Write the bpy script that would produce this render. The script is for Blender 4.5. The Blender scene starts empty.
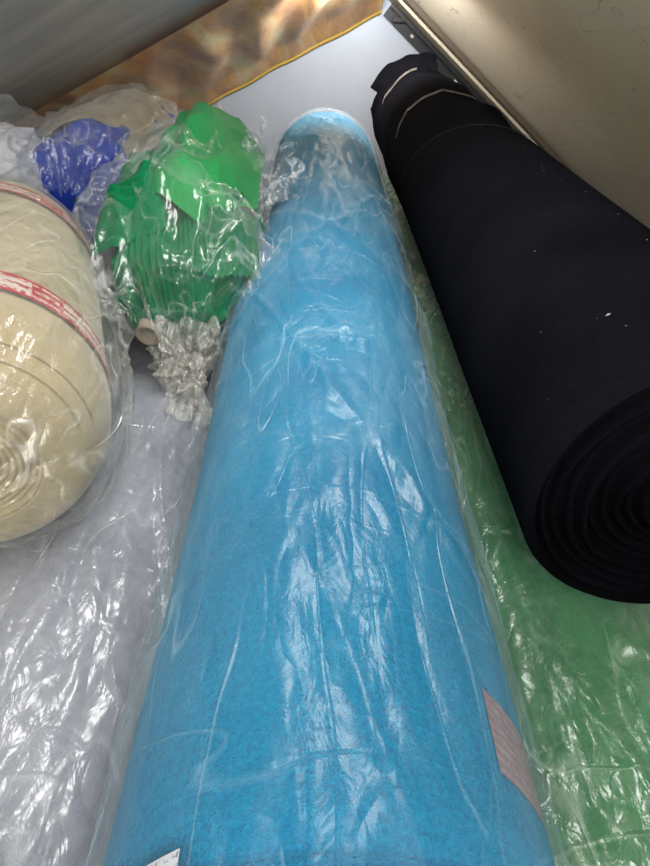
import bpy, math, random
from mathutils import Vector, noise
random.seed(3)
H=0.88
PI=math.pi
def N(x,y=0,z=0): return noise.noise(Vector((x,y,z)))
def ridge(x,y,z,k=3):
    return max(0.0,1-abs(N(x,y,z))*2.4)**k
def sm(a,b,x):
    t=min(1,max(0,(x-a)/(b-a))); return t*t*(3-2*t)

# ---------- mesh helpers
def mkobj(name,verts,faces,mat,parent=None,smooth=True,uvs=None):
    me=bpy.data.meshes.new(name)
    me.from_pydata([(v[0],v[1],v[2]+H) for v in verts],[],faces)
    if smooth: me.polygons.foreach_set('use_smooth',[True]*len(me.polygons))
    if uvs:
        l=me.uv_layers.new(name='UVMap')
        for lp in me.loops: l.data[lp.index].uv=uvs[lp.vertex_index]
    me.update()
    ob=bpy.data.objects.new(name,me)
    bpy.context.scene.collection.objects.link(ob)
    for m in (mat if isinstance(mat,list) else [mat]): me.materials.append(m)
    if parent: ob.parent=parent
    return ob
def gridvf(nu,nv,fn,wrap=False,off=0):
    """u wraps if wrap"""
    vs=[];fs=[];uv=[]
    cu=nu if wrap else nu+1
    for j in range(nv+1):
        for i in range(cu):
            vs.append(fn(i/nu,j/nv)); uv.append((i/nu,j/nv))
    for j in range(nv):
        for i in range(nu):
            a=off+j*cu+i; b=off+j*cu+(i+1)%cu
            fs.append((a,b,b+cu,a+cu))
    return vs,fs,uv
def grid(name,nu,nv,fn,mat,parent=None,wrap=False):
    vs,fs,uv=gridvf(nu,nv,fn,wrap)
    return mkobj(name,vs,fs,mat,parent,True,None if wrap else uv)
def empty(name,loc):
    e=bpy.data.objects.new(name,None); e.empty_display_size=.05
    bpy.context.scene.collection.objects.link(e)
    return e
def axis(A,B):
    A=Vector(A);B=Vector(B);d=(B-A);L=d.length;d.normalize()
    right=d.cross(Vector((0,0,1))).normalized(); up=right.cross(d).normalized()
    return A,d,L,right,up
def box(name,c,s,mat,parent=None,bev=0.0,rot=None):
    import bmesh
    bm=bmesh.new(); bmesh.ops.create_cube(bm,size=1)
    for v in bm.verts: v.co=Vector((v.co.x*s[0],v.co.y*s[1],v.co.z*s[2]))
    if bev: bmesh.ops.bevel(bm,geom=bm.edges[:],offset=bev,segments=2,affect='EDGES')
    if rot is not None:
        for v in bm.verts: v.co=rot@v.co
    vs=[v.co+Vector(c) for v in bm.verts]; fs=[tuple(x.index for x in f.verts) for f in bm.faces]
    bm.free()
    return mkobj(name,vs,fs,mat,parent,False)
def prism(name,pts,thick,mat,parent=None):
    """pts polygon list, thick vector"""
    n=len(pts); t=Vector(thick)
    vs=[Vector(p) for p in pts]+[Vector(p)+t for p in pts]
    fs=[tuple(range(n)),tuple(reversed(range(n,2*n)))]+[(i,n+i,n+(i+1)%n,(i+1)%n) for i in range(n)]
    return mkobj(name,vs,fs,mat,parent,False)

# ---------- materials
class NT:
    def __init__(s,name):
        s.m=bpy.data.materials.new(name); s.m.use_nodes=True; s.t=s.m.node_tree
        s.t.nodes.clear(); s.out=s.n('ShaderNodeOutputMaterial')
    def n(s,ty,**k):
        nd=s.t.nodes.new(ty)
        for a,b in k.items():
            if a.startswith('_'): setattr(nd,a[1:],b)
            else:
                nm=a.replace('_',' ')
                nd.inputs[nm].default_value=b
        return nd
    def l(s,a,b): s.t.links.new(a,b)
    def math(s,op,a,b=None,c=None,clamp=False):
        nd=s.t.nodes.new('ShaderNodeMath'); nd.operation=op; nd.use_clamp=clamp
        for i,x in enumerate((a,b,c)):
            if x is None: continue
            if isinstance(x,(int,float)): nd.inputs[i].default_value=x
            else: s.l(x,nd.inputs[i])
        return nd.outputs[0]
    def ramp(s,f,stops):
        r=s.t.nodes.new('ShaderNodeValToRGB'); s.l(f,r.inputs[0])
        e=r.color_ramp.elements
        while len(e)<len(stops): e.new(.5)
        for i,(p,c) in enumerate(stops):
            e[i].position=p; e[i].color=(c,c,c,1) if isinstance(c,(int,float)) else (*c,1)
        return r.outputs[0]
    def coords(s,scale=(1,1,1),rot=(0,0,0)):
        tc=s.n('ShaderNodeTexCoord'); mp=s.n('ShaderNodeMapping')
        mp.inputs['Scale'].default_value=scale; mp.inputs['Rotation'].default_value=rot
        s.l(tc.outputs['Object'],mp.inputs[0]); return mp.outputs[0]
    def noise(s,vec,scale,detail=3,rough=.5,dist=0,ty='FBM'):
        nd=s.n('ShaderNodeTexNoise'); nd.noise_type=ty
        nd.inputs['Scale'].default_value=scale; nd.inputs['Detail'].default_value=detail
        nd.inputs['Roughness'].default_value=rough; nd.inputs['Distortion'].default_value=dist
        s.l(vec,nd.inputs['Vector']); return nd.outputs['Fac']
    def bump(s,h,strength,dist=.01,normal=None):
        b=s.n('ShaderNodeBump'); b.inputs['Strength'].default_value=strength; b.inputs['Distance'].default_value=dist
        s.l(h,b.inputs['Height'])
        if normal: s.l(normal,b.inputs['Normal'])
        return b.outputs[0]

def fabric(name,c1,c2,rough=.9,fine=900,bs=.5,sheen=.3,spec=.2,blotch=6,fzw=.4,fzs=.18):
    t=NT(name); v=t.coords()
    f=t.noise(v,fine,2); g=t.noise(v,blotch,4); fz=t.noise(v,fine*fzs,3,.7)
    mixf=t.math('ADD',t.math('MULTIPLY',g,1-fzw),t.math('MULTIPLY',fz,fzw))
    col=t.ramp(mixf,[(.38,c1),(.62,c2)])
    p=t.n('ShaderNodeBsdfPrincipled',Roughness=rough)
    p.inputs['Sheen Weight'].default_value=sheen; p.inputs['Specular IOR Level'].default_value=spec
    t.l(col,p.inputs['Base Color'])
    h=t.math('ADD',f,t.math('MULTIPLY',fz,1.5))
    nrm=t.bump(h,bs,.003)
    t.l(nrm,p.inputs['Normal']); t.l(p.outputs[0],t.out.inputs[0]); return t.m

def film(name,haze=.15,crease=.4,gloss=.25,tint=(.93,.96,1),bstr=.6,edge=.6,freq=5,refl=.05,ang=.5,cov=(.45,.62),fineamt=.22,lw_=.02,linebump=.25,graz=.30):
    t=NT(name)
    def line(n,w):
        a=t.math('ABSOLUTE',t.math('SUBTRACT',n,.5))
        return t.math('SUBTRACT',1,t.math('DIVIDE',a,w,clamp=True))
    # two families of long straight-ish folds, crossing diagonally
    vA=t.coords((2.2,.45,1.2),(0,0,ang)); vB=t.coords((2.0,.5,1.4),(.1,.2,-ang*1.3)); vC=t.coords((.6,2.6,.9),(.2,0,.25))
    nA=t.noise(vA,freq,1.5,.45,.25); nB=t.noise(vB,freq*1.1,1.5,.45,.25); nC=t.noise(vC,freq*.9,1,.4,.3)
    m1=t.ramp(t.noise(t.coords(),4.5,2),[(cov[0],0),(cov[1],1)])
    m2=t.ramp(t.noise(t.coords((1,1,1),(1,1,1)),6,2),[(cov[0],0),(cov[1],1)])
    l1=t.math('MULTIPLY',line(nA,lw_),m1); l2=t.math('MULTIPLY',line(nB,lw_*.9),m2); l3=t.math('MULTIPLY',line(nC,lw_*.9),m1)
    lines=t.math('ADD',t.math('ADD',l1,l2),t.math('MULTIPLY',l3,.6),clamp=True)
    fold=t.math('ADD',t.math('ABSOLUTE',t.math('SUBTRACT',nA,.5)),t.math('ABSOLUTE',t.math('SUBTRACT',nB,.5)))
    fine=t.noise(t.coords((1,.6,1),(.4,.2,.9)),freq*7,3,.6,.8)
    fr=t.math('ABSOLUTE',t.math('SUBTRACT',t.noise(t.coords((1.3,.6,1),(.2,.5,.35)),freq*3.2,1,.5,.5),.5))
    h=t.math('ADD',t.math('ADD',t.math('MULTIPLY',fold,3.0),t.math('MULTIPLY',lines,linebump)),t.math('ADD',t.math('MULTIPLY',fine,fineamt),t.math('MULTIPLY',fr,fineamt*4)))
    nrm=t.bump(h,bstr,.012)
    lw=t.n('ShaderNodeLayerWeight',Blend=.5); t.l(nrm,lw.inputs['Normal'])
    fac=t.math('POWER',lw.outputs['Facing'],4.0)
    fres=t.math('ADD',t.math('MULTIPLY',fac,graz),refl,clamp=True)
    lw2=t.n('ShaderNodeLayerWeight',Blend=.5)
    hz=t.math('ADD',t.math('ADD',haze,t.math('MULTIPLY',lines,crease)),t.math('MULTIPLY',t.math('POWER',lw2.outputs['Facing'],2.5),edge*.5),clamp=True)
    cloud=t.ramp(t.noise(t.coords((1,.6,1)),5,3),[(.35,.3),(.7,1)])
    hz=t.math('MULTIPLY',hz,cloud,clamp=True)
    tr=t.n('ShaderNodeBsdfTransparent',Color=(.98,.99,.99,1))
    d=t.n('ShaderNodeBsdfDiffuse',Color=(*tint,1)); t.l(nrm,d.inputs['Normal'])
    m1=t.n('ShaderNodeMixShader'); t.l(hz,m1.inputs[0]); t.l(tr.outputs[0],m1.inputs[1]); t.l(d.outputs[0],m1.inputs[2])
    g=t.n('ShaderNodeBsdfGlossy',Roughness=gloss,Color=(1,1,1,1)); t.l(nrm,g.inputs['Normal'])
    m2=t.n('ShaderNodeMixShader'); t.l(fres,m2.inputs[0]); t.l(m1.outputs[0],m2.inputs[1]); t.l(g.outputs[0],m2.inputs[2])
    t.l(m2.outputs[0],t.out.inputs[0]); return t.m

def simple(name,c,rough=.5,metal=0,c2=None,nscale=5,bump=0,spec=.5,stretch=(1,1,1)):
    t=NT(name); p=t.n('ShaderNodeBsdfPrincipled',Roughness=rough,Metallic=metal)
    p.inputs['Specular IOR Level'].default_value=spec
    n=t.noise(t.coords(stretch),nscale,5,.6)
    t.l(t.ramp(n,[(.3,c),(.7,c2 or c)]),p.inputs['Base Color'])
    if bump: t.l(t.bump(n,bump,.005),p.inputs['Normal'])
    t.l(p.outputs[0],t.out.inputs[0]); return t.m

M_blue=fabric('turquoise_fleece',(.000,.155,.33),(.000,.25,.46),fine=700,bs=1,sheen=.04,spec=.02,fzw=.6,fzs=.35)
M_black=fabric('black_cloth',(.0032,.0034,.0048),(.0058,.0060,.0084),fine=1200,bs=.25,sheen=.0,spec=.01,rough=1)
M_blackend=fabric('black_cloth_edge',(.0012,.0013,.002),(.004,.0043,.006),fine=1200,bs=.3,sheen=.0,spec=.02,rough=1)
M_green=fabric('green_cloth',(.022,.13,.045),(.045,.22,.085),fine=500,bs=.4)
M_greenrib=fabric('green_rib_knit',(.0,.095,.03),(.0,.165,.06),fine=600,bs=.3,spec=.1,sheen=.05)
M_greensat=fabric('green_smooth_cloth',(.008,.17,.04),(.016,.24,.065),fine=800,bs=.2,rough=.7,spec=.2,sheen=.05)
M_white=fabric('lilac_white_cloth',(.19,.20,.24),(.29,.30,.35),fine=400,bs=.3)
M_cream=fabric('cream_cloth',(.33,.265,.155),(.40,.33,.20),fine=400,bs=.2)
M_royal=fabric('royal_blue_cloth',(.005,.03,.30),(.01,.055,.45),fine=500,bs=.3,sheen=.05)
M_tan=fabric('tan_cloth',(.28,.21,.12),(.40,.32,.19),fine=500,bs=.3)
F_blue=film('film_blue',haze=.035,crease=.18,gloss=.40,edge=.50,refl=.046,bstr=.8,tint=(.56,.80,.93),freq=6,fineamt=.30,lw_=.012,cov=(.38,.58),graz=.10)
F_white=film('film_white',haze=.10,crease=.30,gloss=.27,refl=.065,freq=6.5,bstr=1,fineamt=.28)
F_green=film('film_green',haze=.10,crease=.35,gloss=.28,tint=(.72,.86,.72),refl=.065,freq=7.5,bstr=1,fineamt=.34,cov=(.40,.56))
F_cream=film('film_cream',haze=.05,crease=.30,gloss=.22,tint=(.95,.93,.88),refl=.06,freq=8,edge=.40,bstr=.9,fineamt=.28)
F_clear=film('film_clear',haze=.035,crease=.32,gloss=.18,refl=.04,freq=8,bstr=.9,edge=.42,cov=(.40,.56),fineamt=.12)
F_knot=film('film_knot',haze=.50,crease=.5,gloss=.2,refl=.07,freq=16,bstr=1,tint=(.80,.77,.70))
M_card=simple('cardboard',(.30,.24,.18),.85,c2=(.42,.35,.27),nscale=40)

# ---------- rolls
def roll(name,A,B,r,mat,matend,parent,turns=12,rc=.035,rad=None,seed=0,groove=.010,tele=.008,nv=110):
    A,d,L,R,U=axis(A,B)
    rad=rad or (lambda s,th:1.0)
    def body(u,v):
        th=u*2*PI; s=v*L
        e=min(s,L-s); rr=r*rad(s,th)*(1+.012*N(s*3+seed,math.cos(th),math.sin(th)))
        rr-=.010*(1-sm(0,.014,e))
        return A+d*s+R*(rr*math.cos(th))+U*(rr*math.sin(th))
    V,Fc,_=gridvf(144,nv,body,True)
    nb=len(Fc)
    def mkend(s0,sgn):
        nr=turns*6
        def f(u,v):
            th=u*2*PI
            base=(r*rad(s0,th)*(1+.012*N(s0*3+seed,math.cos(th),math.sin(th)))-.010)
            q=1-v
            rn=q*(1-rc/r)+rc/r
            ph=(q*turns-u)
            tn=math.floor(ph); fr=ph-tn
            dep=groove*(abs(2*fr-1)**2.5)*(1 if v>0 else 0)
            te=tele*(N(tn*1.7+seed,math.cos(th)*.6,math.sin(th)*.6)+.3)*sm(0,.05,v)
            if v>=.999: dep=.03; te=0
            wob=1+.02*N(q*5,math.cos(th)*1.2,math.sin(th)*1.2+seed)*sm(0,.1,v)
            rr=base*rn*wob
            return A+d*(s0+sgn*(dep+te))+R*(rr*math.cos(th))+U*(rr*math.sin(th))
        return gridvf(144,nr,f,True,len(V))
    mats=[0]*nb
    for s0,sg in ((0,1),(L,-1)):
        v2,f2,_=mkend(s0,sg)
        if sg==1: f2=[tuple(reversed(x)) for x in f2]
        V.extend(v2); Fc.extend(f2); mats+=[1]*len(f2)
    # core tube
    for s0,sg in ((0,1),(L,-1)):
        o=len(V)
        def cf(u,v):
            th=u*2*PI; prof=[(rc*.98,.02),(rc*.98,.004),(rc*.82,.004),(rc*.82,.09),(0.0005,.09)][int(round(v*4))]
            k=rad(s0,th)
            return A+d*(s0+sg*prof[1])+R*(k*prof[0]*math.cos(th))+U*(k*prof[0]*math.sin(th))
        v2,f2,_=gridvf(48,4,cf,True,o); V.extend(v2); Fc.extend(f2); mats+=[2]*len(f2)
    ob=mkobj(name,V,Fc,[mat,matend,M_card],parent)
    ob.data.polygons.foreach_set('material_index',mats)
    return ob

def wrap(name,A,B,r,mat,parent,flareL=0,flareR=0,amp=.010,ext0=.03,ext1=.03,seed=0,nu=220,nv=260,gap=.003,fl=-.5,freq=4,rad=None,sh0=0):
    A,d,L,R,U=axis(A,B)
    def f(u,v):
        th=u*2*PI; s=-ext0+v*(L+ext0+ext1)
        c,sn=math.cos(th),math.sin(th)
        # periodic coordinates so that the wrap closes without a seam
        px,pz=c*r,sn*r
        w=.3*N(px*6+seed,s*2,pz*6)
        q1=N((px+s*.35)*freq*2.2+seed,s*freq*.35,(pz)*freq*2.2+w)
        q2=N((px-s*.45)*freq*1.9+seed+9,s*freq*.35,(pz)*freq*2.0+w)
        q3=N((px+s*.1)*freq*3.9+seed+4,(s+px*.8)*freq*1.1,(pz)*freq*3.9+w)
        cr=.9*max(0,1-abs(q1)*5)**2+.8*max(0,1-abs(q2)*5)**2+.35*max(0,1-abs(q3)*4)**2
        msk=.25+.75*sm(-.15,.25,N(s*2.3+seed*3,c,sn))
        rr=r*(rad(max(0,min(L,s)),th) if rad else 1)+gap+amp*cr*msk+.004*(N(s*2+seed,c,sn)+.6)
        lob=math.exp(-((sn-fl)/.42)**2)
        mod=1+.5*N(s*3+seed,7,1 if c>0 else 4)+.25*N(s*11+seed,3)
        if c<0: rr+=flareL*lob*mod*(-c)
        else: rr+=flareR*lob*mod*c
        k=1
        if s<0: k=1-.75*sm(ext0*sh0,ext0,-s)
        if s>L: k=1-.75*sm(0,ext1,s-L)
        pl=1+(1-k)*.25*math.sin(th*17+seed)
        rr*=k*pl
        return A+d*s+R*(rr*c)+U*(rr*sn)
    return grid(name,nu,nv,f,mat,parent,True)

# --- turquoise roll
e=empty('turquoise_fabric_roll',(0,0,0))
A=(0,.152,-.53);B=(0,2.38,-.53)
radb=lambda s,th:1+.015*math.sin(s*4+1)*math.cos(th)+.08*sm(.35,1.1,s)
roll('fabric',A,B,.158,M_blue,M_blue,e,turns=14,rad=radb,seed=2,nv=160)
wrap('plastic_wrap',A,B,.160,F_blue,e,flareL=.042,flareR=.025,amp=.008,seed=1,ext0=.13,ext1=.08,nv=480,nu=280,rad=radb,sh0=.5,freq=4.5)
def onroll(name,A,B,r,s0,s1,t0,t1,mat,parent,nu=16,nv=16,skew=0):
    A,d,L,R,U=axis(A,B)
    def f(u,v):
        th=t0+(t1-t0)*u; s=s0+(s1-s0)*v+skew*u
        rr=r(s) if callable(r) else r
        return A+d*s+R*(rr*math.cos(th))+U*(rr*math.sin(th))
    return grid(name,nu,nv,f,mat,parent)
def textlabel(name,base,ink,sx,sy,th=.55,border=None,rows=8):
    t=NT(name); tc=t.n('ShaderNodeTexCoord'); sep=t.n('ShaderNodeSeparateXYZ'); t.l(tc.outputs['UV'],sep.inputs[0])
    x,y=sep.outputs[0],sep.outputs[1]
    row=t.math('MULTIPLY',y,rows); fr=t.math('FRACT',row); fl=t.math('FLOOR',row)
    inrow=t.math('MULTIPLY',t.math('GREATER_THAN',fr,.3),t.math('LESS_THAN',fr,.8))
    cb=t.n('ShaderNodeCombineXYZ'); t.l(t.math('MULTIPLY',x,sx),cb.inputs[0]); t.l(t.math('MULTIPLY',fl,7.3),cb.inputs[1]); t.l(t.math('MULTIPLY',fr,sy),cb.inputs[2])
    n=t.n('ShaderNodeTexNoise',Scale=1.0); n.inputs['Detail'].default_value=1; t.l(cb.outputs[0],n.inputs['Vector'])
    tx=t.math('MULTIPLY',t.math('GREATER_THAN',n.outputs['Fac'],th),inrow)
    if border:
        bd=t.math('MAXIMUM',t.math('LESS_THAN',y,border),t.math('GREATER_THAN',y,1-border))
        blk=t.math('GREATER_THAN',t.math('SINE',t.math('MULTIPLY',x,26)),.55)
        # inside the red block the lettering is knocked out to white
        body=t.math('ABSOLUTE',t.math('SUBTRACT',blk,tx))
        tx=t.math('MAXIMUM',bd,body)
    p=t.n('ShaderNodeBsdfPrincipled',Roughness=.5)
    t.l(t.ramp(tx,[(0,base),(1,ink)]),p.inputs['Base Color']); t.l(p.outputs[0],t.out.inputs[0]); return t.m
L_white=textlabel('paper_label',(.50,.50,.54),(.16,.17,.22),60,3,.55,rows=6)
L_pink=textlabel('pink_label',(.20,.13,.16),(.27,.22,.25),12,3,.52)
L_tape=textlabel('red_tape',(.56,.48,.42),(.38,.02,.035),105,4,.50,border=.12,rows=3)
onroll('paper_label',A,B,.1640,-.034,.002,PI*.66,PI*.80,L_white,e,skew=-.012)
onroll('pink_label',A,B,.1615,.045,.105,.38,.80,L_pink,e,skew=.012)

# --- black roll
e=empty('black_fabric_roll',(0,0,0))
A=(.347,.455,-.400);B=(.330,2.62,-.402)
def radk(s,th):
    k=1.0
    k+=-.055*sm(1.04,1.05,s+.10*math.cos(th-.6))
    k+=.06*sm(1.12,1.3,s)
    k+=-.06*sm(1.36,1.37,s+.05*math.cos(th))+.05*sm(1.5,1.6,s-.06*math.sin(th))
    k+=(.07*N(s*5,math.cos(th)*2,math.sin(th)*2))*sm(1.1,1.5,s)
    k+=.04*ridge(s*4+th,th*1.2,1,3)*sm(1.1,1.4,s)
    return k
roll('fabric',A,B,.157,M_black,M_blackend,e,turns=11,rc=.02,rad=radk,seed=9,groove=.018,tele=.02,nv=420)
M_selv=simple('grey_selvedge',(.012,.012,.014),.8,c2=(.11,.10,.09),nscale=45)
M_edgehi=simple('cut_edge_highlight',(.008,.009,.012),1,c2=(.016,.017,.022),nscale=45,spec=.05)  # paler tone paints a thin highlight along the wrap's cut edge
def ribbon(name,pts,w,mat,parent):
    n=len(pts)
    def f(u,v):
        x=v*(n-1); i=min(int(x),n-2); t=x-i
        a=Vector(pts[i]).lerp(Vector(pts[i+1]),t)
        return a+Vector((0,(u-.5)*w,(u-.5)*w*.3))
    return grid(name,2,(n-1)*4,f,mat,parent)
def arc(s,t0,t1,rr,n=24,k=0,f=None):
    A_,d,L,R,U=axis(A,B)
    out=[]
    for i in range(n+1):
        th=t0+(t1-t0)*i/n; ss=s+k*i/n+(f(th) if f else 0); q=.157*radk(ss,th)+rr
        out.append(A_+d*ss+R*(q*math.cos(th))+U*(q*math.sin(th)))
    return out
ribbon('selvedge_1',arc(1.46,PI*.9,PI*.30,.004,k=.10),.012,M_selv,e)
ribbon('selvedge_2',arc(1.86,PI*.85,PI*.55,.004,k=.12),.016,M_selv,e)
ribbon('cut_edge_highlight',arc(1.036,PI*1.0,PI*.05,.002,n=60,f=lambda th:-.10*math.cos(th-.6)),.004,M_edgehi,e)
# loose flap at far end
def flap(u,v):
    a=PI*(.85-.45*u); rr=.158+.035*v+.012*N(u*5,v*2)
    return Vector((.335+rr*math.cos(a),2.50+.10*v+.02*N(u*4,3),-.402+rr*math.sin(a)*(1-.03*N(u*9,1))))
grid('loose_flap',24,8,flap,M_black,e)
# lint flecks
M_lint=simple('lint',(.22,.21,.18),.9)
fv=[];ff=[]
for i in range(60):
    s=random.uniform(.03,1.9);a=random.uniform(.25,.95)*PI;q=random.uniform(.0005,.0013)
    if i==0: s,a,q=.11,PI*.66,.0030
    rr=.157*radk(s,a)*(1.008)
    c=Vector(A)+Vector((rr*math.cos(a),s,rr*math.sin(a)))
    T=Vector((-math.sin(a),0,math.cos(a)));Y=Vector((0,1,0)); Nn=Vector((math.cos(a),0,math.sin(a)))
    o=len(fv)
    fv+= [c-T*q,c+Y*q*.6,c+T*q,c-Y*q*.6,c+Nn*q*.5]
    ff+= [(o,o+1,o+4),(o+1,o+2,o+4),(o+2,o+3,o+4),(o+3,o,o+4)]
mkobj('lint',fv,ff,M_lint,e)

# --- green rolls in plastic
for i,(x,z,y0,y1) in enumerate(((.30,-.718,.05,2.5),(.615,-.718,.12,2.45))):
    e=empty('green_fabric_roll',(0,0,0))
    A=(x,y0,z);B=(x,y1,z)
    roll('fabric',A,B,.146,M_green,M_green,e,turns=12,seed=4+i)
    wrap('plastic_wrap',A,B,.147,F_green,e,amp=.014,seed=21+i*4,ext0=.05,ext1=.05,nv=360,nu=240,freq=5.5)
# --- white rolls in plastic
for i,(x,z,y0,y1) in enumerate(((-.325,-.705,.08,2.4),(-.65,-.705,.10,2.4),(-.975,-.705,.3,2.3))):
    e=empty('white_fabric_roll',(0,0,0))
    A=(x,y0,z);B=(x,y1,z)
    roll('fabric',A,B,.148,M_white,M_white,e,turns=12,seed=14+i)
    wrap('plastic_wrap',A,B,.149,F_white,e,amp=.016,seed=31+i*4,ext0=.05,ext1=.05,nv=360,nu=240,freq=5)

# --- cream roll
e=empty('cream_fabric_roll',(0,0,0))
A=(-.375,.52,-.415);B=(-.60,1.19,-.415)
def radc(s,th=0):
    k=1
    if s<.12: k*=.58+.42*math.sqrt(max(0,1-(1-s/.12)**2))
    if s>.57: k*=.55+.45*math.sqrt(max(0,1-((s-.57)/.138)**2))
    return k
roll('fabric',A,B,.152,M_cream,M_cream,e,turns=9,rad=radc,seed=40,rc=.03,groove=.006)
wrap('plastic_wrap',A,B,.155,F_cream,e,flareR=.026,amp=.015,seed=41,ext0=.06,ext1=.06,rad=lambda s,th:radc(s)*.6+.4*(.8+.2*sm(0,.15,s))*(1-.2*sm(.57,.7,s)),nv=300,nu=260)
onroll('printed_tape_1',A,B,lambda s:.1555*radc(s),.125,.178,-.2,PI,L_tape,e,60,6)
onroll('printed_tape_2',A,B,lambda s:.1555*radc(s),.52,.565,-.2,PI,L_tape,e,60,6)
# dark fold lines on cream
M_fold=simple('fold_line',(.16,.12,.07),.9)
A_c,d_c,L_c,R_c,U_c=axis(A,B)
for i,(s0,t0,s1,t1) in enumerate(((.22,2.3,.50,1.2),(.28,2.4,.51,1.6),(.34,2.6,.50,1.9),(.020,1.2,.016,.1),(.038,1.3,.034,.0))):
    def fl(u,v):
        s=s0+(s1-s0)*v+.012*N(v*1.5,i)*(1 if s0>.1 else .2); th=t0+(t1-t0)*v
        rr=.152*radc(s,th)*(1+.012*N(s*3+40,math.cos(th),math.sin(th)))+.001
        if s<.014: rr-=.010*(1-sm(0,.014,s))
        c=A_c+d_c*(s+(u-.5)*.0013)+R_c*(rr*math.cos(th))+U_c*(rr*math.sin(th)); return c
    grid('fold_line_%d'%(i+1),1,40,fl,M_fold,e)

# --- bags
def bag(name,path,radf,mat,parent,nu=240,nv=220,amp=.012,seed=0,pleats=19,ribs=None,sq=1,lump=0):
    P=[Vector(p) for p in path]; n=len(P)
    def pt(v):
        x=v*(n-1); i=min(int(x),n-2); t=x-i
        p0=P[max(i-1,0)];p1=P[i];p2=P[i+1];p3=P[min(i+2,n-1)]
        return .5*((2*p1)+(p2-p0)*t+(2*p0-5*p1+4*p2-p3)*t*t+(-p0+3*p1-3*p2+p3)*t**3)
    def f(u,v):
        th=u*2*PI;c=pt(v);dd=(pt(min(1,v+.01))-pt(max(0,v-.01))).normalized()
        R=dd.cross(Vector((0,0,1))).normalized();U=R.cross(dd).normalized()
        r,pl=radf(v)
        cr=ridge(math.cos(th)*1.3+seed,math.sin(th)*1.3,v*5,3)+.5*ridge(math.cos(th)*2.6+v*3,math.sin(th)*2.6+seed,v*9,3)
        lm=1+lump*(N(math.cos(th)*1.1+seed,math.sin(th)*1.1,v*3.2)*1.6)
        rr=r*lm*(1+pl*math.sin(th*pleats+seed+2*N(math.cos(th),v*3,math.sin(th)))+pl*.7*math.sin(th*7+v*5))+amp*cr*min(1,r/.08)
        if ribs: rr+=ribs[1]*math.sin(th*ribs[0]+3*N(math.cos(th)*2,v*3,math.sin(th)*2))*min(1,r/.06)
        return c+R*(rr*math.cos(th))+U*(rr*math.sin(th)*sq)
    return grid(name,nu,nv,f,mat,parent,True)
def lerpt(tab,v):
    for (a,x,y),(b,x2,y2) in zip(tab,tab[1:]):
        if v<=b:
            t=(v-a)/(b-a); t=t*t*(3-2*t); return x+(x2-x)*t, y+(y2-y)*t
    return tab[-1][1:]
# --- green bundle
e=empty('green_fabric_bundle',(0,0,0))
gp=[(-.28,1.62,-.40),(-.265,1.48,-.40),(-.245,1.28,-.40),(-.25,1.12,-.41),(-.255,1.03,-.455),(-.25,.985,-.505)]
bag('ribbed_fabric',gp,lambda v:lerpt([(0,.002,0),(.03,.07,.03),(.15,.108,.02),(.5,.120,.015),(.72,.112,.03),(.88,.074,.08),(1,.012,.2)],v),
    M_greenrib,e,nu=760,nv=120,amp=.010,seed=50,pleats=7,ribs=(64,.0036),sq=.88,lump=.10)
A=(-.25,1.06,-.385);B=(-.27,1.62,-.375)
A_,d_,L_,R_,U_=axis(A,B)
def foldcloth(name,x0,x1,s0,s1,skew,mat,seed,hgt,ribdir=None,amp=.05,nu=90,nv=90,ribn=40,tip=.1):
    """soft folded cloth resting on the bundle; drops at its borders so it hugs what is under it"""
    def f(u,v):
        x=x0+(x1-x0)*u+.012*N(v*1.3,seed,u*.8); s=s0+(s1-s0)*v+skew*(u-.5)-tip*(1-math.sqrt(.02+(2*u-1)**2))*(1-v)+.012*N(u*1.3,seed+3,v*.8)
        h=hgt-3.4*x*x
        edge=min(u,1-u,v*1.2)
        h+=amp*(math.sqrt(.004+N(u*1.5+seed,v*1.7,2)**2)-.12)+.008*ridge(u*2.0+v*1.6+seed,v*1.5-u,5,2)
        h-=.030*(1-sm(0,.3,edge))
        if ribdir=='s': h+=.0022*math.sin(v*ribn*2*PI+3*N(u*2,v,seed))
        if ribdir=='x': h+=.0022*math.sin(u*ribn*2*PI+3*N(u,v*2,seed))
        if s<.05: h-=(.05-s)*.55
        return A_+d_*s+R_*x+U_*h
    return grid(name,nu,nv,f,mat,e)
foldcloth('smooth_flap',-.050,.132,.06,.48,.03,M_greensat,3,.138,tip=.10)
foldcloth('smooth_fold',-.085,.060,.26,.50,-.02,M_greensat,8,.134,tip=.02,amp=.035)
foldcloth('ribbed_fold',-.145,-.010,-.02,.26,-.03,M_greenrib,12,.130,ribdir='s',nu=60,nv=220,ribn=18,tip=.02,amp=.03)
foldcloth('ribbed_hem',.00,.140,-.06,.10,.04,M_greenrib,17,.112,ribdir='x',nu=220,nv=60,ribn=16,tip=.02,amp=.025)
bag('plastic_bag',[(-.30,1.76,-.385),(-.28,1.5,-.385),(-.26,1.25,-.39),(-.258,1.10,-.41),(-.25,1.01,-.475),(-.245,.975,-.53)],
    lambda v:lerpt([(0,.05,.2),(.12,.13,.02),(.55,.152,.02),(.74,.134,.04),(.92,.044,.2),(1,.022,.35)],v),F_clear,e,seed=3,amp=.022,lump=.13,nu=280,nv=260)
bag('knotted_tail',[(-.248,1.00,-.48),(-.240,.965,-.520),(-.238,.940,-.555),(-.242,.915,-.59),(-.255,.875,-.61)],
    lambda v:lerpt([(0,.046,.10),(.2,.050,.10),(.45,.036,.14),(.6,.024,.2),(1,.042,.26)],v),F_knot,e,seed=6,amp=.02,nu=260,nv=120,pleats=8,lump=.35)
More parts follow.
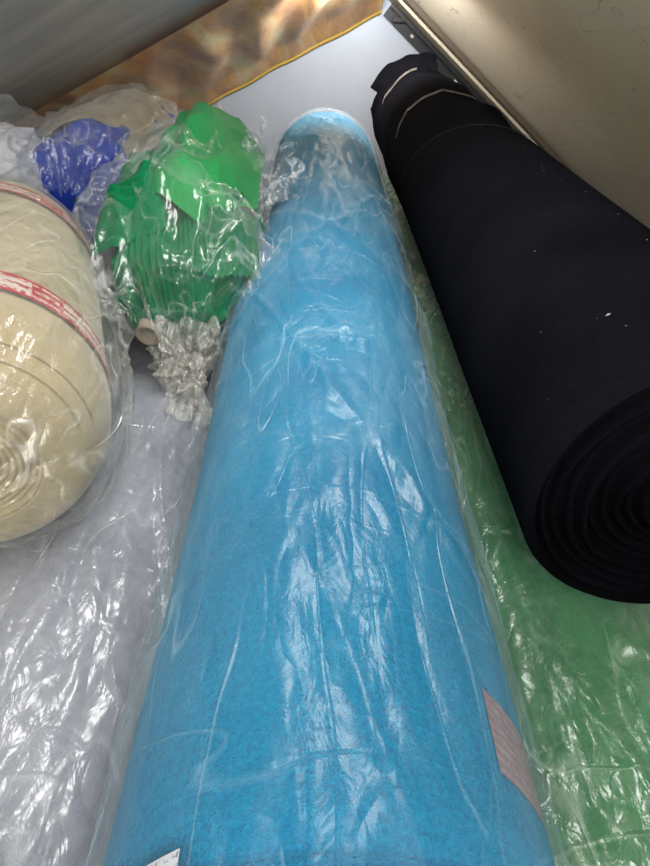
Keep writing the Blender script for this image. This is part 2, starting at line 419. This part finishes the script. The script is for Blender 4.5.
def loop(u,v):
    a=u*2*PI; b=v*2*PI
    R0=.028+.006*math.sin(b*2); r=.012*(1+.3*math.sin(a*5+b*3))
    c=Vector((-.238,.930,-.54))
    ex=Vector((1,0,.2)).normalized(); ez=Vector((0,.4,1)).normalized(); n_=ex.cross(ez)
    dirv=ex*math.cos(b)+ez*math.sin(b)*.8
    return c+dirv*(R0+r*math.cos(a))+n_*(r*math.sin(a)+.008*math.sin(b*3))
grid('knot_loop',24,90,loop,F_knot,e,True)
bag('open_bag_mouth',[(-.17,1.36,-.36),(-.13,1.35,-.32),(-.10,1.38,-.285)],
    lambda v:lerpt([(0,.06,.12),(.5,.048,.22),(1,.062,.3)],v),F_clear,e,seed=9,amp=.014,nv=90,pleats=9)
# cardboard core poking out next to the knot
def core(u,v):
    th=u*2*PI; r,s=[(.021,.12),(.021,0),(.016,0),(.016,.1)][int(round(v*3))]
    return Vector((-.290,.945,-.475))+Vector((.15,.95,.28)).normalized()*s+Vector((1,-.15,0))*(r*math.cos(th))+Vector((0,-.25,.97))*(r*math.sin(th))
grid('cardboard_core',32,3,core,M_card,e,True)

# --- royal blue bundle behind
e=empty('blue_fabric_bundle',(0,0,0))
bp=[(-.60,1.58,-.43),(-.60,1.66,-.42),(-.58,1.9,-.41),(-.56,2.16,-.41)]
br=lambda v:lerpt([(0,.004,0),(.10,.08,.05),(.3,.125,.03),(.85,.13,.02),(1,.01,.0)],v)
bag('fabric',bp,br,M_royal,e,seed=60,amp=.014,lump=.1,pleats=7)
def cover(u,v):
    th=PI*(.95-1.0*u); c=Vector(bp[1]).lerp(Vector(bp[3]),-.10+.22*math.sin(u*3+.2)*(1-v)+v*1.05)
    rr=.154+.008*N(u*3,v*3,4)+.006*ridge(u*3,v*3,2,3)-.03*sm(.85,1,v)-.02*(1-sm(0,.2,v))
    return c+Vector((rr*math.cos(th),0,rr*math.sin(th)))
grid('tan_cover',50,50,cover,M_tan,e)
bag('plastic_bag',[(-.60,1.50,-.43),(-.60,1.60,-.42),(-.58,1.9,-.41),(-.56,2.22,-.41)],
    lambda v:lerpt([(0,.04,.2),(.2,.135,.03),(.8,.165,.02),(1,.06,.2)],v),F_white,e,seed=13,amp=.012,lump=.05)
# --- white bag
e=empty('white_plastic_bag',(0,0,0))
M_wb=simple('white_fill',(.55,.55,.60),.7,c2=(.70,.70,.75),nscale=8,bump=.4)
bag('filling',[(-.83,1.30,-.43),(-.82,1.42,-.41),(-.79,1.62,-.39),(-.78,1.76,-.40)],
    lambda v:lerpt([(0,.005,0),(.2,.11,.03),(.75,.12,.02),(1,.005,0)],v),M_wb,e,seed=15,amp=.016,lump=.15)
bag('plastic_bag',[(-.83,1.26,-.43),(-.82,1.39,-.41),(-.79,1.65,-.39),(-.78,1.80,-.40)],
    lambda v:lerpt([(0,.02,.3),(.2,.125,.04),(.8,.138,.02),(1,.02,.3)],v),F_white,e,seed=17,amp=.018,lump=.12)

# ---------- room
def zl(x,y): return -.05+.453*(x-.23)+.25*(3-y)
def zr(x,y): return -.05-.833*(x-.23)+.25*(3-y)
FZ=-.88
M_floor=simple('concrete',(.10,.10,.10),.9,c2=(.16,.155,.15),nscale=12,bump=.3)
M_back=simple('grey_metal_panel',(.42,.46,.53),.42,metal=.2,c2=(.49,.53,.60),nscale=3)
M_ceil=simple('brushed_grey_panel',(.54,.54,.51),.40,metal=.3,c2=(.78,.77,.73),nscale=2.2,stretch=(1,7,1))
def wallmat():
    t=NT('beige_panel'); p=t.n('ShaderNodeBsdfPrincipled',Roughness=.5)
    n=t.noise(t.coords(),3,5,.6)
    base=t.ramp(n,[(.3,(.62,.55,.42)),(.7,(.73,.66,.52))])
    s=t.noise(t.coords((3,1,3),(0,.3,.5)),2.2,2,.5,.3)
    a=t.math('ABSOLUTE',t.math('SUBTRACT',s,.5)); ln=t.math('LESS_THAN',a,.0012)
    sp=t.math('GREATER_THAN',t.noise(t.coords(),45,2),.74)
    mx=t.n('ShaderNodeMix'); mx.data_type='RGBA'; t.l(t.math('MULTIPLY',t.math('MAXIMUM',ln,sp),.5),mx.inputs[0]); t.l(base,mx.inputs[6]); mx.inputs[7].default_value=(.14,.12,.09,1)
    t.l(mx.outputs[2],p.inputs['Base Color']); t.l(p.outputs[0],t.out.inputs[0]); return t.m
M_wall=wallmat()
XL,Y0=-1.5,-.9
def xr(y): return .23+(-.05+.25*(3-y)-FZ)/.833
prism('floor',[(XL,Y0,FZ),(xr(Y0),Y0,FZ),(xr(3),3,FZ),(XL,3,FZ)],(0,0,-.04),M_floor)
prism('wall_back',[(XL,3,FZ),(xr(3),3,FZ),(.23,3,-.05),(XL,3,zl(XL,3))],(0,.03,0),M_back)
prism('ceiling',[(XL,Y0,zl(XL,Y0)),(.23,Y0,zl(.23,Y0)),(.23,3,-.05),(XL,3,zl(XL,3))],(0,0,.03),M_ceil)
prism('wall_right',[(xr(Y0),Y0,FZ),(.23,Y0,zr(.23,Y0)),(.23,3,-.05),(xr(3),3,FZ)],(.03,0,.03),M_wall)
prism('wall_left',[(XL,Y0,FZ),(XL,3,FZ),(XL,3,zl(XL,3)),(XL,Y0,zl(XL,Y0))],(-.03,0,0),M_ceil)
# curtain against sloped ceiling
def curtmat():
    t=NT('gold_curtain'); p=t.n('ShaderNodeBsdfPrincipled',Roughness=.36)
    p.inputs['Sheen Weight'].default_value=.1
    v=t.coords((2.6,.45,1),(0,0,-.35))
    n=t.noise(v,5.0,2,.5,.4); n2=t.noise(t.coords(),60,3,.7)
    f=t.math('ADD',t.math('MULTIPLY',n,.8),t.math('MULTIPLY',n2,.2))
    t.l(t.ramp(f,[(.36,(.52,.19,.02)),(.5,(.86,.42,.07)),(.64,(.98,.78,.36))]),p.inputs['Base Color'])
    t.l(t.bump(n2,.4,.004),p.inputs['Normal'])
    t.l(p.outputs[0],t.out.inputs[0]); return t.m
M_curt=curtmat()
def curt(u,v):
    x=-1.48+u*1.70; y0=2.03+.012*N(x*3); y=y0+(2.985-y0)*v
    return Vector((x,y,zl(x,y)-.020-.011*math.sin(x*34+y*6+2.5*N(x*4,v*2))*sm(0,.2,v)*(1-.8*sm(.75,1,v))-.010*N(x*3,y*3)*sm(0,.2,v)-.03*sm(.8,1,v)))
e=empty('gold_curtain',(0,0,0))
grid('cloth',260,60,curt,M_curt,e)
M_pipe=simple('yellow_piping',(.50,.32,.05),.7,c2=(.62,.42,.09),nscale=60)
def pipe(u,v):
    c=curt(v,1.0); a=u*2*PI
    return c+Vector((0,-.004+.009*math.cos(a),.009*math.sin(a)))
grid('piping',10,200,pipe,M_pipe,e,True)
# black corner angle bar along back / right slope joint
M_blk=simple('black_painted_metal',(.006,.007,.009),.4,c2=(.02,.02,.022),nscale=20,spec=.5)
M_trim=simple('beige_trim',(.58,.51,.38),.5,c2=(.66,.58,.45),nscale=8)
def bar(name,x0,x1,y,offn,w,h,mat,parent=None,zoff=0):
    p0=Vector((x0,y,zr(x0,y)+zoff));p1=Vector((x1,y,zr(x1,y)+zoff))
    d=(p1-p0).normalized(); n=Vector((-abs(d.z),0,-abs(d.x))).normalized()
    q=[]
    for p in (p0,p1):
        for a,b in ((0,0),(w,0),(w,h),(0,h)):
            q.append(p+Vector((0,-a,0))+n*(offn+b))
    fs=[(0,1,2,3),(7,6,5,4)]+[(i,4+i,4+(i+1)%4,(i+1)%4) for i in range(4)]
    return mkobj(name,q,fs,mat,parent,False)
e=empty('corner_angle_bar',(0,0,0))
bar('flange_a',.26,1.19,2.995,.001,.02,.05,M_blk,e)
bar('flange_b',.26,1.19,2.995,.001,.08,.012,M_blk,e)
for i,x in enumerate((.36,.55,.8)):
    bar('bolt_%d'%i,x,x+.010,2.975,.028,.006,.010,M_trim,e)
box('bracket',(.29,2.95,-.125),(.06,.04,.016),M_blk,e,.004)
bar('trim_1',.26,1.19,2.88,.0,.10,.010,M_trim)
bar('trim_2',.26,1.19,2.76,.0,.02,.016,simple('brown_strip',(.10,.075,.05),.6))

# ---------- lights
def area(name,loc,rot,sx,sy,power,col=(1,1,1)):
    l=bpy.data.lights.new(name,'AREA'); l.shape='RECTANGLE'; l.size=sx;l.size_y=sy;l.energy=power;l.color=col
    o=bpy.data.objects.new(name,l); bpy.context.scene.collection.objects.link(o)
    o.location=(loc[0],loc[1],loc[2]+H); o.rotation_euler=rot; return o
area('ceiling_lamp',(.05,.85,.34),(0,0,0),.30,.45,8.5,(1,.99,.96))
area('back_lamp',(.02,2.3,.0),(math.radians(45),0,0),.5,.10,8,(.97,.98,1))
l=bpy.data.lights.new('curtain_fill','POINT'); l.energy=2.8; l.shadow_soft_size=.05; l.color=(1,.97,.9)  # fill light added near the ridge to brighten the curtain
o=bpy.data.objects.new('curtain_fill',l); bpy.context.scene.collection.objects.link(o); o.location=(.06,2.38,-.03+H)
area('rear_fill',(-.1,-.7,.45),(math.radians(76),0,0),1.2,.7,27,(1,.97,.92))  # added fill from behind the camera, lifts right wall and near end
w=bpy.data.worlds.new('world'); bpy.context.scene.world=w; w.use_nodes=True
w.node_tree.nodes['Background'].inputs[0].default_value=(1,.99,.97,1)
w.node_tree.nodes['Background'].inputs[1].default_value=.6
# ---------- camera
cam=bpy.data.cameras.new('camera'); co=bpy.data.objects.new('camera',cam); bpy.context.scene.collection.objects.link(co)
cam.lens=26.6; cam.sensor_width=36; cam.clip_start=.01
co.location=(0,0,H); co.rotation_euler=(math.radians(54.7),0,0)
bpy.context.scene.camera=co
bpy.context.scene.view_settings.view_transform='Standard'
